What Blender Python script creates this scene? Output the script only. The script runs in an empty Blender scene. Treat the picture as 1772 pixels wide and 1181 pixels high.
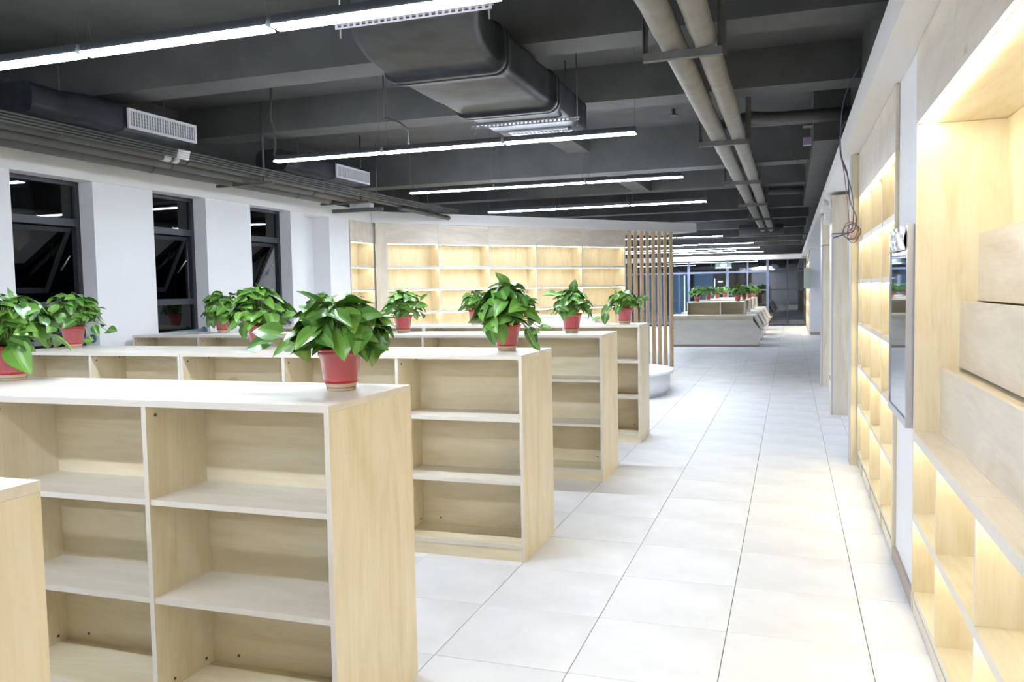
import bpy, math, random
from mathutils import Vector, Matrix
random.seed(7)
PI = math.pi
SC = bpy.context.scene
COL = SC.collection

# ---------------------------------------------------------------- camera, world, exposure
cam_d = bpy.data.cameras.new('camera')
cam = bpy.data.objects.new('camera', cam_d)
COL.objects.link(cam)
YAW, PITCH, ROLL = 0.32658, -0.06121, -0.01882
cy, sy, cp, sp = math.cos(YAW), math.sin(YAW), math.cos(PITCH), math.sin(PITCH)
fw = Vector((-sy * cp, cy * cp, sp)); rt = Vector((cy, sy, 0)); up = rt.cross(fw)
r2 = math.cos(ROLL) * rt + math.sin(ROLL) * up
u2 = -math.sin(ROLL) * rt + math.cos(ROLL) * up
M = Matrix((r2, u2, -fw)).transposed().to_4x4()
M.translation = Vector((1.4753, -3.2150, 1.5875))
cam.matrix_world = M
cam_d.sensor_width = 36
cam_d.lens = 1424.84 / 1772 * 36
cam_d.clip_start = 0.05
SC.camera = cam

w = bpy.data.worlds.new('night'); SC.world = w; w.use_nodes = True
w.node_tree.nodes['Background'].inputs[0].default_value = (0.35, 0.45, 0.7, 1)
w.node_tree.nodes['Background'].inputs[1].default_value = 0.012
SC.view_settings.view_transform = 'Standard'
SC.view_settings.look = 'None'
SC.view_settings.exposure = 1.36
SC.view_settings.gamma = 1
LAMP = 46.0        # linear pendant diffusers
LED = 12.0         # warm strips in the bookcases
SC.cycles.max_bounces = 6
SC.cycles.diffuse_bounces = 4
SC.cycles.glossy_bounces = 3
SC.cycles.adaptive_threshold = 0.02
SC.cycles.sample_clamp_indirect = 6
SC.cycles.use_denoising = True

# ---------------------------------------------------------------- helpers
def lin(r, g, b):
    f = lambda c: (c / 255 / 12.92) if c / 255 <= 0.04045 else ((c / 255 + 0.055) / 1.055) ** 2.4
    return (f(r), f(g), f(b), 1)

def new_mat(name):
    m = bpy.data.materials.new(name); m.use_nodes = True
    nt = m.node_tree
    return m, nt, nt.nodes['Principled BSDF']

def plain(name, col, rough=0.5, metal=0.0, spec=0.5, noise=0.0, nscale=8.0, coat=0.0, bump=0.0):
    m, nt, b = new_mat(name)
    b.inputs['Base Color'].default_value = col
    b.inputs['Roughness'].default_value = rough
    b.inputs['Metallic'].default_value = metal
    b.inputs['Specular IOR Level'].default_value = spec
    b.inputs['Coat Weight'].default_value = coat
    if noise or bump:
        tc = nt.nodes.new('ShaderNodeTexCoord')
        n = nt.nodes.new('ShaderNodeTexNoise'); n.inputs['Scale'].default_value = nscale; n.inputs['Detail'].default_value = 5
        nt.links.new(tc.outputs['Object'], n.inputs['Vector'])
        if noise:
            r = nt.nodes.new('ShaderNodeValToRGB')
            lo = tuple(c * (1 - noise) for c in col[:3]) + (1,)
            hi = tuple(min(1, c * (1 + noise)) for c in col[:3]) + (1,)
            r.color_ramp.elements[0].color = lo; r.color_ramp.elements[1].color = hi
            r.color_ramp.elements[0].position = .3; r.color_ramp.elements[1].position = .7
            nt.links.new(n.outputs['Fac'], r.inputs['Fac'])
            nt.links.new(r.outputs['Color'], b.inputs['Base Color'])
        if bump:
            bp = nt.nodes.new('ShaderNodeBump'); bp.inputs['Strength'].default_value = bump; bp.inputs['Distance'].default_value = .01
            nt.links.new(n.outputs['Fac'], bp.inputs['Height'])
            nt.links.new(bp.outputs['Normal'], b.inputs['Normal'])
    return m

def wood(name, axis, base, dark, light, rough=0.42, knots=True, scale=1.0):
    """laminate with grain running along one object axis"""
    m, nt, b = new_mat(name)
    N, L = nt.nodes, nt.links
    tc = N.new('ShaderNodeTexCoord'); oi = N.new('ShaderNodeObjectInfo')
    mul = N.new('ShaderNodeVectorMath'); mul.operation = 'SCALE'; mul.inputs[0].default_value = (7.3, 11.1, 5.7)
    L.new(oi.outputs['Random'], mul.inputs['Scale'])
    add = N.new('ShaderNodeVectorMath'); add.operation = 'ADD'
    L.new(tc.outputs['Object'], add.inputs[0]); L.new(mul.outputs[0], add.inputs[1])
    def nz(along, across, detail, dist):
        mp = N.new('ShaderNodeMapping')
        s = [across * scale] * 3; s[axis] = along * scale
        mp.inputs['Scale'].default_value = s
        L.new(add.outputs[0], mp.inputs['Vector'])
        n = N.new('ShaderNodeTexNoise'); n.inputs['Scale'].default_value = 1
        n.inputs['Detail'].default_value = detail; n.inputs['Distortion'].default_value = dist
        L.new(mp.outputs[0], n.inputs['Vector'])
        return n
    big = nz(0.9, 4.5, 3, 1.6)
    fine = nz(5.0, 90.0, 3, 0.3)
    cath = nz(1.3, 5.0, 2, 0.9)                       # cathedral rings
    mm = N.new('ShaderNodeMath'); mm.operation = 'MULTIPLY'; mm.inputs[1].default_value = 30
    L.new(cath.outputs['Fac'], mm.inputs[0])
    sn = N.new('ShaderNodeMath'); sn.operation = 'SINE'; L.new(mm.outputs[0], sn.inputs[0])
    r = N.new('ShaderNodeValToRGB')
    r.color_ramp.elements[0].position = .28; r.color_ramp.elements[0].color = dark
    r.color_ramp.elements[1].position = .72; r.color_ramp.elements[1].color = light
    e = r.color_ramp.elements.new(.5); e.color = base
    # fac = big*0.75 + fine*0.2 + sine*0.05
    a1 = N.new('ShaderNodeMath'); a1.operation = 'MULTIPLY'; a1.inputs[1].default_value = .72; L.new(big.outputs['Fac'], a1.inputs[0])
    a2 = N.new('ShaderNodeMath'); a2.operation = 'MULTIPLY_ADD'; a2.inputs[1].default_value = .28
    L.new(fine.outputs['Fac'], a2.inputs[0]); L.new(a1.outputs[0], a2.inputs[2])
    a3 = N.new('ShaderNodeMath'); a3.operation = 'MULTIPLY_ADD'; a3.inputs[1].default_value = .035
    L.new(sn.outputs[0], a3.inputs[0]); L.new(a2.outputs[0], a3.inputs[2])
    L.new(a3.outputs[0], r.inputs['Fac'])
    last = r.outputs['Color']
    if knots:
        v = N.new('ShaderNodeTexVoronoi'); v.inputs['Scale'].default_value = 1.0
        mp = N.new('ShaderNodeMapping'); s = [2.6] * 3; s[axis] = 1.1; mp.inputs['Scale'].default_value = s
        L.new(add.outputs[0], mp.inputs['Vector']); L.new(mp.outputs[0], v.inputs['Vector'])
        kr = N.new('ShaderNodeValToRGB')
        kr.color_ramp.elements[0].position = .02; kr.color_ramp.elements[0].color = (.55, .55, .55, 1)
        kr.color_ramp.elements[1].position = .06; kr.color_ramp.elements[1].color = (1, 1, 1, 1)
        L.new(v.outputs['Distance'], kr.inputs['Fac'])
        mx = N.new('ShaderNodeMix'); mx.data_type = 'RGBA'; mx.blend_type = 'MULTIPLY'; mx.inputs['Factor'].default_value = .6
        L.new(last, mx.inputs[6]); L.new(kr.outputs['Color'], mx.inputs[7]); last = mx.outputs[2]
    L.new(last, b.inputs['Base Color'])
    b.inputs['Roughness'].default_value = rough
    return m

def emis(name, col, s):
    m, nt, b = new_mat(name)
    b.inputs['Base Color'].default_value = (0.02, 0.02, 0.02, 1)
    b.inputs['Emission Color'].default_value = col
    b.inputs['Emission Strength'].default_value = s
    return m

def glass(name, tint=(0.75, 0.8, 0.85), extra=0.04):
    m = bpy.data.materials.new(name); m.use_nodes = True
    nt = m.node_tree; nt.nodes.clear()
    o = nt.nodes.new('ShaderNodeOutputMaterial'); mx = nt.nodes.new('ShaderNodeMixShader')
    tr = nt.nodes.new('ShaderNodeBsdfTransparent'); tr.inputs[0].default_value = tint + (1,)
    gl = nt.nodes.new('ShaderNodeBsdfGlossy'); gl.inputs['Roughness'].default_value = 0.015
    fr = nt.nodes.new('ShaderNodeFresnel'); fr.inputs[0].default_value = 1.5
    ad = nt.nodes.new('ShaderNodeMath'); ad.operation = 'ADD'; ad.inputs[1].default_value = extra
    nt.links.new(fr.outputs[0], ad.inputs[0]); nt.links.new(ad.outputs[0], mx.inputs[0])
    nt.links.new(tr.outputs[0], mx.inputs[1]); nt.links.new(gl.outputs[0], mx.inputs[2])
    nt.links.new(mx.outputs[0], o.inputs[0])
    return m

WB, WD, WL = lin(225, 213, 184), lin(212, 196, 161), lin(233, 224, 203)
M_WZ = wood('maple_vertical', 2, WB, WD, WL)
M_WX = wood('maple_along_x', 0, WB, WD, WL)
M_WY = wood('maple_along_y', 1, WB, WD, WL)
M_TOP = wood('pale_top_sheen_tone', 0, lin(221, 213, 199), lin(211, 202, 185), lin(229, 223, 212), 0.36)  # paler than the maple, partly gloss and cool lamplight put into the colour
M_DESK = wood('pale_desk_laminate', 0, lin(228, 223, 212), lin(219, 213, 200), lin(234, 230, 222), 0.4)
M_EDGE = plain('cool_lit_edge_tone', lin(216, 209, 198), 0.45)  # same laminate made paler: cool light on front edges put into the colour
M_ASH = wood('pale_ash_panel', 1, lin(214, 203, 186), lin(200, 187, 168), lin(226, 217, 202), 0.38)
M_ASHZ = wood('pale_ash_upright', 2, lin(214, 204, 184), lin(202, 190, 168), lin(226, 217, 200), 0.38)
M_PINE = wood('pine_slat', 2, lin(212, 186, 148), lin(190, 156, 114), lin(224, 202, 168), 0.5, True, 1.8)
M_WHITE = plain('white_paint', (0.78, 0.78, 0.80, 1), 0.6, noise=.015, nscale=3)
M_SOFF = plain('white_plaster', (0.80, 0.79, 0.78, 1), 0.65)
M_DARK = plain('charcoal_ceiling_paint', (0.085, 0.085, 0.083, 1), 0.75, noise=.18, nscale=2.2, bump=.15)
M_DUCT = plain('black_duct_wrap', (0.026, 0.029, 0.036, 1), 0.55, spec=.35, noise=.55, nscale=3.5, bump=.5)
M_PIPE = plain('grey_painted_pipe', (0.085, 0.085, 0.083, 1), 0.55, noise=.12, nscale=5)
M_LAG = plain('lagged_pipe_wrap', (0.235, 0.225, 0.20, 1), 0.62, noise=.14, nscale=6, bump=.35)
M_STEEL = plain('painted_channel', (0.10, 0.098, 0.09, 1), 0.5, noise=.2)
M_GALV = plain('galvanised_bar', (0.30, 0.28, 0.30, 1), 0.45, metal=.3)
M_ROD = plain('threaded_rod', (0.16, 0.16, 0.16, 1), 0.4, metal=.5)
M_GRILLE = plain('white_grille', (0.62, 0.62, 0.66, 1), 0.5)
M_BLACK = plain('black_plastic', (0.012, 0.012, 0.012, 1), 0.5)
M_FRAME = plain('grey_aluminium_frame', (0.038, 0.041, 0.048, 1), 0.45, metal=.2)
M_FRAMEB = plain('blue_grey_aluminium', (0.17, 0.20, 0.29, 1), 0.45, metal=.2)
M_GLASS = glass('window_glass', (0.6, 0.62, 0.65), .03)
M_GLASSF = glass('partition_glass', (0.55, 0.6, 0.7), .10)
M_TUBE = emis('cool_white_diffuser', (0.79, 0.875, 1.0, 1), LAMP)
M_HOUS = plain('lamp_housing', (0.05, 0.055, 0.06, 1), 0.4)
M_LED = emis('warm_led', (1.0, 0.895, 0.63, 1), LED)
M_RIM = plain('red_pot_rim', lin(190, 50, 52), 0.28, coat=.5)
M_POT = plain('dusty_red_pot', lin(196, 92, 98), 0.22, coat=.8, noise=.08, nscale=20)
M_POTB = plain('clear_pot_base', lin(190, 178, 150), 0.2, coat=.6)
M_POTL = plain('red_pot_line', lin(180, 30, 45), 0.3, coat=.4)
M_SOIL = plain('potting_soil', (0.03, 0.02, 0.013, 1), 0.9)
M_STEM = plain('pale_green_stem', lin(150, 172, 100), 0.5)
M_GROUT = plain('grey_grout', (0.17, 0.155, 0.14, 1), 0.9)
M_TAN = plain('brown_baseboard', lin(168, 152, 140), 0.5)
M_ALU = plain('brushed_aluminium', (0.50, 0.50, 0.54, 1), 0.32, metal=.6)
M_STRIP = plain('grey_corner_trim', (.46, .46, .48, 1), .5)
M_SCREEN = plain('glossy_dark_screen', (0.015, 0.020, 0.030, 1), 0.06, spec=.9, coat=1.0)
M_FILM = plain('clear_film', (0.45, 0.46, 0.5, 1), 0.12, metal=.5, bump=1.0, nscale=30)

def leaf_mat(name, c1, c2):
    m, nt, b = new_mat(name)
    N, L = nt.nodes, nt.links
    oi = N.new('ShaderNodeObjectInfo'); tc = N.new('ShaderNodeTexCoord')
    n = N.new('ShaderNodeTexNoise'); n.inputs['Scale'].default_value = 30; L.new(tc.outputs['Object'], n.inputs['Vector'])
    r = N.new('ShaderNodeValToRGB'); r.color_ramp.elements[0].color = c1; r.color_ramp.elements[1].color = c2
    a = N.new('ShaderNodeMath'); a.operation = 'MULTIPLY_ADD'; a.inputs[1].default_value = .35
    L.new(n.outputs['Fac'], a.inputs[0])
    q = N.new('ShaderNodeMath'); q.operation = 'MULTIPLY'; q.inputs[1].default_value = .75; L.new(oi.outputs['Random'], q.inputs[0])
    L.new(q.outputs[0], a.inputs[2]); L.new(a.outputs[0], r.inputs['Fac'])
    # pale midrib along the leaf's own length (local x = 0)
    sx = N.new('ShaderNodeSeparateXYZ'); L.new(tc.outputs['Object'], sx.inputs[0])
    ab = N.new('ShaderNodeMath'); ab.operation = 'ABSOLUTE'; L.new(sx.outputs['X'], ab.inputs[0])
    lt = N.new('ShaderNodeMath'); lt.operation = 'LESS_THAN'; lt.inputs[1].default_value = .012; L.new(ab.outputs[0], lt.inputs[0])
    hf = N.new('ShaderNodeMath'); hf.operation = 'MULTIPLY'; hf.inputs[1].default_value = .35; L.new(lt.outputs[0], hf.inputs[0])
    mx = N.new('ShaderNodeMix'); mx.data_type = 'RGBA'; L.new(hf.outputs[0], mx.inputs['Factor'])
    L.new(r.outputs['Color'], mx.inputs[6]); mx.inputs[7].default_value = lin(150, 190, 100)
    L.new(mx.outputs[2], b.inputs['Base Color'])
    b.inputs['Roughness'].default_value = .3
    b.inputs['Subsurface Weight'].default_value = 0.0
    return m
M_LEAF = leaf_mat('pothos_leaf', lin(42, 88, 38), lin(112, 160, 62))

class MB:
    def __init__(s): s.v = []; s.f = []; s.sm = []
    def box(s, x0, x1, y0, y1, z0, z1):
        n = len(s.v)
        s.v += [(x0, y0, z0), (x1, y0, z0), (x1, y1, z0), (x0, y1, z0), (x0, y0, z1), (x1, y0, z1), (x1, y1, z1), (x0, y1, z1)]
        s.f += [tuple(n + i for i in q) for q in ((0, 3, 2, 1), (4, 5, 6, 7), (0, 1, 5, 4), (1, 2, 6, 5), (2, 3, 7, 6), (3, 0, 4, 7))]
        s.sm += [False] * 6
        return s
    def prism(s, poly, a0, a1, axis='y'):
        """extrude a polygon; axis y: poly in (x,z); axis x: poly in (y,z); axis z: poly in (x,y)"""
        n = len(s.v); k = len(poly)
        for a in (a0, a1):
            for p, q in poly:
                s.v.append((p, a, q) if axis == 'y' else ((a, p, q) if axis == 'x' else (p, q, a)))
        s.f.append(tuple(n + i for i in range(k))); s.f.append(tuple(n + k + i for i in reversed(range(k))))
        for i in range(k):
            j = (i + 1) % k; s.f.append((n + i, n + k + i, n + k + j, n + j))
        s.sm += [False] * (k + 2)
        return s
    def tube(s, pts, r, seg=10, cap=True):
        n0 = len(s.v); pts = [Vector(p) for p in pts]; k = len(pts)
        rs = r if isinstance(r, (list, tuple)) else [r] * k
        ref = None
        for i, p in enumerate(pts):
            t = (pts[min(i + 1, k - 1)] - pts[max(i - 1, 0)]).normalized()
            if ref is None:
                ref = Vector((0, 0, 1)) if abs(t.z) < .9 else Vector((1, 0, 0))
            a = t.cross(ref).normalized(); b = a.cross(t).normalized(); ref = b
            for j in range(seg):
                an = 2 * PI * j / seg
                s.v.append(tuple(p + (a * math.cos(an) + b * math.sin(an)) * rs[i]))
        for i in range(k - 1):
            for j in range(seg):
                j2 = (j + 1) % seg
                s.f.append((n0 + i * seg + j, n0 + i * seg + j2, n0 + (i + 1) * seg + j2, n0 + (i + 1) * seg + j)); s.sm.append(True)
        if cap:
            s.f.append(tuple(n0 + j for j in reversed(range(seg)))); s.sm.append(False)
            s.f.append(tuple(n0 + (k - 1) * seg + j for j in range(seg))); s.sm.append(False)
        return s
    def lathe(s, prof, seg=32, c=(0, 0), closed=False):
        n0 = len(s.v); k = len(prof)
        for r, z in prof:
            for j in range(seg):
                a = 2 * PI * j / seg; s.v.append((c[0] + r * math.cos(a), c[1] + r * math.sin(a), z))
        for i in range(k - 1):
            for j in range(seg):
                j2 = (j + 1) % seg
                s.f.append((n0 + i * seg + j, n0 + i * seg + j2, n0 + (i + 1) * seg + j2, n0 + (i + 1) * seg + j)); s.sm.append(True)
        s.f.append(tuple(n0 + j for j in reversed(range(seg)))); s.sm.append(False)
        s.f.append(tuple(n0 + (k - 1) * seg + j for j in range(seg))); s.sm.append(False)
        return s
    def build(s, name, mat, parent=None, bevel=0):
        me = bpy.data.meshes.new(name); me.from_pydata(s.v, [], s.f); me.materials.append(mat)
        me.polygons.foreach_set('use_smooth', s.sm); me.update()
        o = bpy.data.objects.new(name, me); COL.objects.link(o)
        if parent is not None: o.parent = parent
        if bevel:
            b = o.modifiers.new('bevel', 'BEVEL'); b.width = bevel; b.segments = 2; b.limit_method = 'ANGLE'
        return o

def box(name, x0, x1, y0, y1, z0, z1, mat, parent=None, bevel=0):
    return MB().box(x0, x1, y0, y1, z0, z1).build(name, mat, parent, bevel)

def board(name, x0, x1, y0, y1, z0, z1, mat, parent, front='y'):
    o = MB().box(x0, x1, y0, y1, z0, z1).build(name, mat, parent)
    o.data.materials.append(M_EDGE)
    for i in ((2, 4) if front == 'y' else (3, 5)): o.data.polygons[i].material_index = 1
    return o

def tag(o, label=None, cat=None, group=None, kind=None):
    if label: o['label'] = label
    if cat: o['category'] = cat
    if group: o['group'] = group
    if kind: o['kind'] = kind
    return o

def thing(name, label, cat, loc=(0, 0, 0), rz=0, group=None, kind=None):
    o = bpy.data.objects.new(name, None); COL.objects.link(o)
    o.location = loc; o.rotation_euler = (0, 0, rz); o.empty_display_size = .1
    return tag(o, label, cat, group, kind)

def copy_tree(o, parent=None):
    c = o.copy(); COL.objects.link(c)
    if parent is not None: c.parent = parent
    for ch in list(o.children): copy_tree(ch, c)
    return c

def struct(o): o['kind'] = 'structure'; return o

XW = -4.82          # inner face of the left wall
XR = 2.05           # inner face of the right wall
ZS, ZT = 2.70, 2.88 # underside and top of the white soffits
ZC = 3.70           # slab
YB, YF = -7.0, 31.0

# ---------------------------------------------------------------- floor
fl = struct(box('floor', -8.2, 3.3, YB, 38, -0.2, -0.010, M_GROUT))
def tile_mat():
    m, nt, b = new_mat('white_floor_tile')
    N, L = nt.nodes, nt.links
    oi = N.new('ShaderNodeObjectInfo'); tc = N.new('ShaderNodeTexCoord')
    n = N.new('ShaderNodeTexNoise'); n.inputs['Scale'].default_value = 2.3; n.inputs['Detail'].default_value = 6
    L.new(tc.outputs['Object'], n.inputs['Vector'])
    n2 = N.new('ShaderNodeTexNoise'); n2.inputs['Scale'].default_value = 60; n2.inputs['Detail'].default_value = 3
    L.new(tc.outputs['Object'], n2.inputs['Vector'])
    r = N.new('ShaderNodeValToRGB')
    r.color_ramp.elements[0].position = .3; r.color_ramp.elements[0].color = lin(212, 212, 214)
    r.color_ramp.elements[1].position = .62; r.color_ramp.elements[1].color = lin(228, 228, 230)
    L.new(n.outputs['Fac'], r.inputs['Fac'])
    L.new(r.outputs['Color'], b.inputs['Base Color'])
    mr = N.new('ShaderNodeMapRange'); mr.inputs[3].default_value = .38; mr.inputs[4].default_value = .55
    L.new(n2.outputs['Fac'], mr.inputs[0]); L.new(mr.outputs[0], b.inputs['Roughness'])
    return m
M_TILE = tile_mat()
TS, GAP = 0.6, 0.0017
tb = MB()
def tile_mesh(wd, dp):
    b = MB(); c = .0015
    # slab with a small chamfer: 10 faces
    x0, x1, y0, y1 = GAP, wd - GAP, GAP, dp - GAP
    n = 0
    b.v = [(x0, y0, -.01), (x1, y0, -.01), (x1, y1, -.01), (x0, y1, -.01),
           (x0, y0, -c), (x1, y0, -c), (x1, y1, -c), (x0, y1, -c),
           (x0 + c, y0 + c, 0), (x1 - c, y0 + c, 0), (x1 - c, y1 - c, 0), (x0 + c, y1 - c, 0)]
    b.f = [(0, 1, 5, 4), (1, 2, 6, 5), (2, 3, 7, 6), (3, 0, 4, 7), (4, 5, 9, 8), (5, 6, 10, 9), (6, 7, 11, 10), (7, 4, 8, 11), (8, 9, 10, 11)]
    b.sm = [False] * 9
    return b
t_full = tile_mesh(TS, TS).build('tile', M_TILE, fl)
t_cut = tile_mesh(XR - 1.8, TS).build('tile', M_TILE, fl)
first = {0: t_full, 1: t_cut}; used = set()
farb = MB()
def add_far(x0, x1, y0, y1):
    g = GAP
    farb.box(x0 + g, x1 - g, y0 + g, y1 - g, -.01, 0)
rng = random.Random(3)
for j in range(-11, 62):
    y = j * TS
    if y >= 36.5: continue
    for i in range(-13, 5):
        x = i * TS
        if -2 <= j <= 14 and -8 <= i <= 3:
            k = 1 if i == 3 else 0
            o = first[k] if k not in used else first[k].copy()
            if k in used: COL.objects.link(o)
            used.add(k)
            o.parent = fl
            o.location = (x, y, rng.uniform(-.0006, .0004))
            o.rotation_euler = (rng.uniform(-.0006, .0006), rng.uniform(-.0006, .0006), 0)
        else:
            x1 = min(x + TS, XR if y < 10.4 else 3.2)
            if x1 - x < .05: continue
            add_far(x, x1, y, y + TS)
for y in range(8, 19): add_far(XR, 2.62, y * TS, (y + 1) * TS)
tag(farb.build('distant_tiles', M_TILE, fl), kind='stuff')

# ---------------------------------------------------------------- ceiling: slab, beams, soffits
ce = struct(box('ceiling', -8.2, 3.3, YB, YF + .2, ZC, ZC + .15, M_DARK))
for (y0, y1, z) in ((-4.4, -4.05, 3.3), (-1.2, -.85, 3.3), (2.37, 2.72, 3.3), (4.58, 4.95, 3.36), (7.8, 8.15, 3.15), (11.0, 11.35, 3.25), (14.2, 14.55, 3.16),
                    (16.8, 17.1, 3.15), (19.9, 20.2, 3.15), (23.0, 23.3, 3.1), (26.2, 26.5, 3.1), (29.2, 29.5, 3.1)):
    box('beam', -8.2, XR + .1, y0, y1, z, ZC, M_DARK, ce)
box('cross_rib', -1.39, -1.09, 4.96, 7.79, 3.43, ZC - .002, M_DARK, ce)
box('cross_rib', -1.05, -.77, 8.16, 10.99, 3.22, ZC - .002, M_DARK, ce)
box('long_beam', 1.70, XR + .02, 5.95, 13.3, 3.07, ZC - .002, M_DARK, ce)
box('long_beam', 1.86, XR + .02, 13.3, YF, 3.12, ZC - .002, M_DARK, ce)
# white dropped soffits
sf = box('soffit', 1.90, 3.2, YB, YF, ZS, ZT, M_SOFF, ce)
box('soffit', -5.3, XW + .015, YB, 8.62, ZS, ZT, M_SOFF, ce)
box('soffit', -8.0, 1.90, YF - .55, YF, 2.62, 2.80, M_SOFF, ce)
A2 = Vector((-4.72, 8.59)); D2 = Vector((.63692, .77093)); N2 = Vector((-.77093, .63692))   # along and behind the diagonal
pa = [A2 + D2 * -.12 + N2 * 0, A2 + D2 * 6.89, A2 + D2 * 6.89 + N2 * 1.1, A2 + D2 * -.12 + N2 * 1.1]
MB().prism([(p.x, p.y) for p in pa], ZS, ZT, 'z').build('soffit', M_SOFF, ce)

# ---------------------------------------------------------------- left wall with window recesses
wins = [(2.13, 3.01), (3.79, 4.61), (5.43, 6.29)]
wl = MB()
ycur = YB
for y0, y1 in wins:
    wl.box(-5.10, XW, ycur, y0, 0, ZS)
    wl.box(-5.10, XW, y0, y1, 0, .92)
    ycur = y1
wl.box(-5.10, XW, ycur, 6.62, 0, ZS)
wl.box(-5.40, -5.10, 6.29, 8.3, 0, ZS)
wl.box(-5.10, XW, 7.26, 7.82, 0, ZS)
wl.box(-5.30, -5.16, 7.82, 12.0, 0, ZS)
struct(wl.build('wall_left', M_WHITE))
struct(box('wall_left_upper', -5.4, -5.12, YB, 12.0, ZT + .001, ZC, M_DARK))
struct(box('wall_left_far', -8.2, -8.0, 8.0, YF, 0, ZC, M_WHITE))
struct(box('wall_left_return', -8.2, -5.40, 8.0, 8.3, 0, ZC, M_WHITE))
struct(box('wall_back', -5.4, 3.3, YB - .2, YB, 0, ZC, M_WHITE))
for n, (y0, y1) in enumerate(wins):
    wo = thing('window_%d' % (n + 1), None, None, (-5.02, y0, .92)); struct(wo)
    W = y1 - y0; H = ZS - .92
    fm = MB()
    fm.box(-.03, .03, 0, .045, 0, H).box(-.03, .03, W - .05, W, 0, H)
    fm.box(-.03, .03, .045, W - .05, 0, .05).box(-.03, .03, .045, W - .05, H - .04, H)
    fm.build('frame', M_FRAME, wo)
    box('transom', -.035, .035, .045, W - .05, 2.275 - .92, 2.345 - .92, M_FRAME, wo)
    box('transom', -.035, .035, .045, W - .05, 1.50 - .92, 1.565 - .92, M_FRAME, wo)
    box('pane', -.004, .004, .045, W - .05, 2.345 - .92, H - .04, M_GLASS, wo)
    box('pane', -.004, .004, .045, W - .05, .05, 1.50 - .92, M_GLASS, wo)
    # awning sash pushed open
    sh = thing('sash', None, None, (-.035, 0, 2.27 - .92)); sh.parent = wo; sh.rotation_euler = (0, PI + .50, 0)
    # local z now points down-and-out
    h = .70
    sm_ = MB(); sm_.box(-.018, .018, .05, .095, 0, h).box(-.018, .018, W - .10, W - .055, 0, h)
    sm_.box(-.018, .018, .095, W - .10, 0, .045).box(-.018, .018, .095, W - .10, h - .05, h)
    sm_.build('sash_frame', M_FRAME, sh)
    box('sash_pane', -.003, .003, .095, W - .10, .045, h - .05, M_GLASS, sh)
    MB().tube([(-.04, W - .07, 2.0 - .92), (-.16, W - .075, 1.86 - .92)], .008, 6).build('stay_arm', M_ALU, wo)
    rb = MB(); rb.tube([(.12, .0, 1.19 - .92), (.12, W, 1.20 - .92)], .022, 14)
    rb.tube([(.12, W - .012, 1.20 - .92), (.12, W, 1.20 - .92)], .042, 16)
    rb.build('guard_rail', plain('blue_grey_rail', (.20, .25, .32, 1), .35, metal=.4) if n == 0 else bpy.data.materials['blue_grey_rail'], wo)

# night building seen through the windows: one plain dark facade opposite
nb = thing('neighbouring_building', 'dark building across the street beyond the left windows at night', 'building', (-16, 0, -3))
box('facade', -.5, 0, -8, 20, 0, 9, plain('dark_facade', (.03, .03, .03, 1), .8), nb)
for k in range(5):
    box('window_frame', 0, .05, -6 + k * 4.6, -4.4 + k * 4.6, 3.2, 4.8, plain('dark_shutter', (.012, .013, .014, 1), .4) if k == 0 else bpy.data.materials['dark_shutter'], nb)

# ---------------------------------------------------------------- right wall
wr = MB()
wr.box(2.42, 2.60, YB, 7.48, 0, ZS)
wr.box(XR, 2.42, 1.125, 1.875, 0, ZS)
wr.box(2.16, 2.42, 4.76, 7.48, 0, ZS)
wr.box(2.30, 2.60, 7.48, 11.1, 0, ZS)
wr.box(3.20, 3.40, 11.1, YF, 0, ZS)
wr.box(2.60, 3.20, 10.9, 11.1, 0, ZS)
wr.box(2.07, 3.20, 24.6, 25.1, 0, ZS)
struct(wr.build('wall_right', M_WHITE))
struct(box('wall_right_upper', XR, 2.3, YB, YF, ZT + .001, ZC, M_DARK))
struct(box('baseboard_right', XR - .014, XR, 1.13, 1.87, 0, .085, M_TAN))
struct(box('baseboard_far', 2.07, 3.2, 24.585, 24.6, 0, .09, M_TAN))

# ---------------------------------------------------------------- linear pendant lamps
def pendant(Y, x0, nseg, label, seglen=1.203, z=2.90, wires=True):
    t = thing('linear_pendant', label, 'lamp', (x0, Y, z), 0, 'cool white linear pendant lamps')
    for k in range(nseg):
        a, b = k * seglen + .015, (k + 1) * seglen - .015
        h = MB().prism([(-.041, .008), (.041, .008), (.032, .060), (-.032, .060)], a, b, 'x').build('lamp_section', M_HOUS, t)
        MB().prism([(-.040, 0), (.040, 0), (.042, .013), (-.042, .013)], a + .002, b - .002, 'x').build('diffuser', M_TUBE, h)
    if wires:
        wb = MB()
        for k in range(nseg + 1):
            under = x0 + k * seglen > -1.05 and x0 + k * seglen < -.27 and 1 < Y < 4.2
            xs = [-1.10 - x0] if under else [k * seglen + .02] if k == 0 else ([k * seglen - .02] if k == nseg else [k * seglen - .045, k * seglen + .045])
            for x in xs:
                wb.tube([(x, 0, .17), (x, 0, ZC - z)], .0016, 4, False)
                wb.tube([(x, -.026, .05), (x, 0, .17)], .0012, 4, False).tube([(x, .026, .05), (x, 0, .17)], .0012, 4, False)
        wb.build('suspension_wire', M_ROD, t)
    return t
pendant(.36, -3.36, 3, 'large nearest linear pendant lamp crossing the top left of the photo')
P2 = pendant(3.86, -3.37, 3, 'linear pendant lamp just in front of the end of the black duct')
P3 = pendant(6.87, -3.34, 3, 'linear pendant lamp third from the camera, over the third bookcase row')
pendant(8.92, -2.99, 3, 'linear pendant lamp fourth from the camera, over the round white plinth', 1.112, 2.80)
pendant(19.0, -5.0, 4, 'nearest of the far linear pendant lamps, seen beside the wooden slats')
pendant(23.2, -4.6, 4, 'second of the far linear pendant lamps from the slats', 1.25)
pendant(26.4, -4.6, 4, 'third of the far linear pendant lamps, above the far desks', 1.27)
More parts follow.
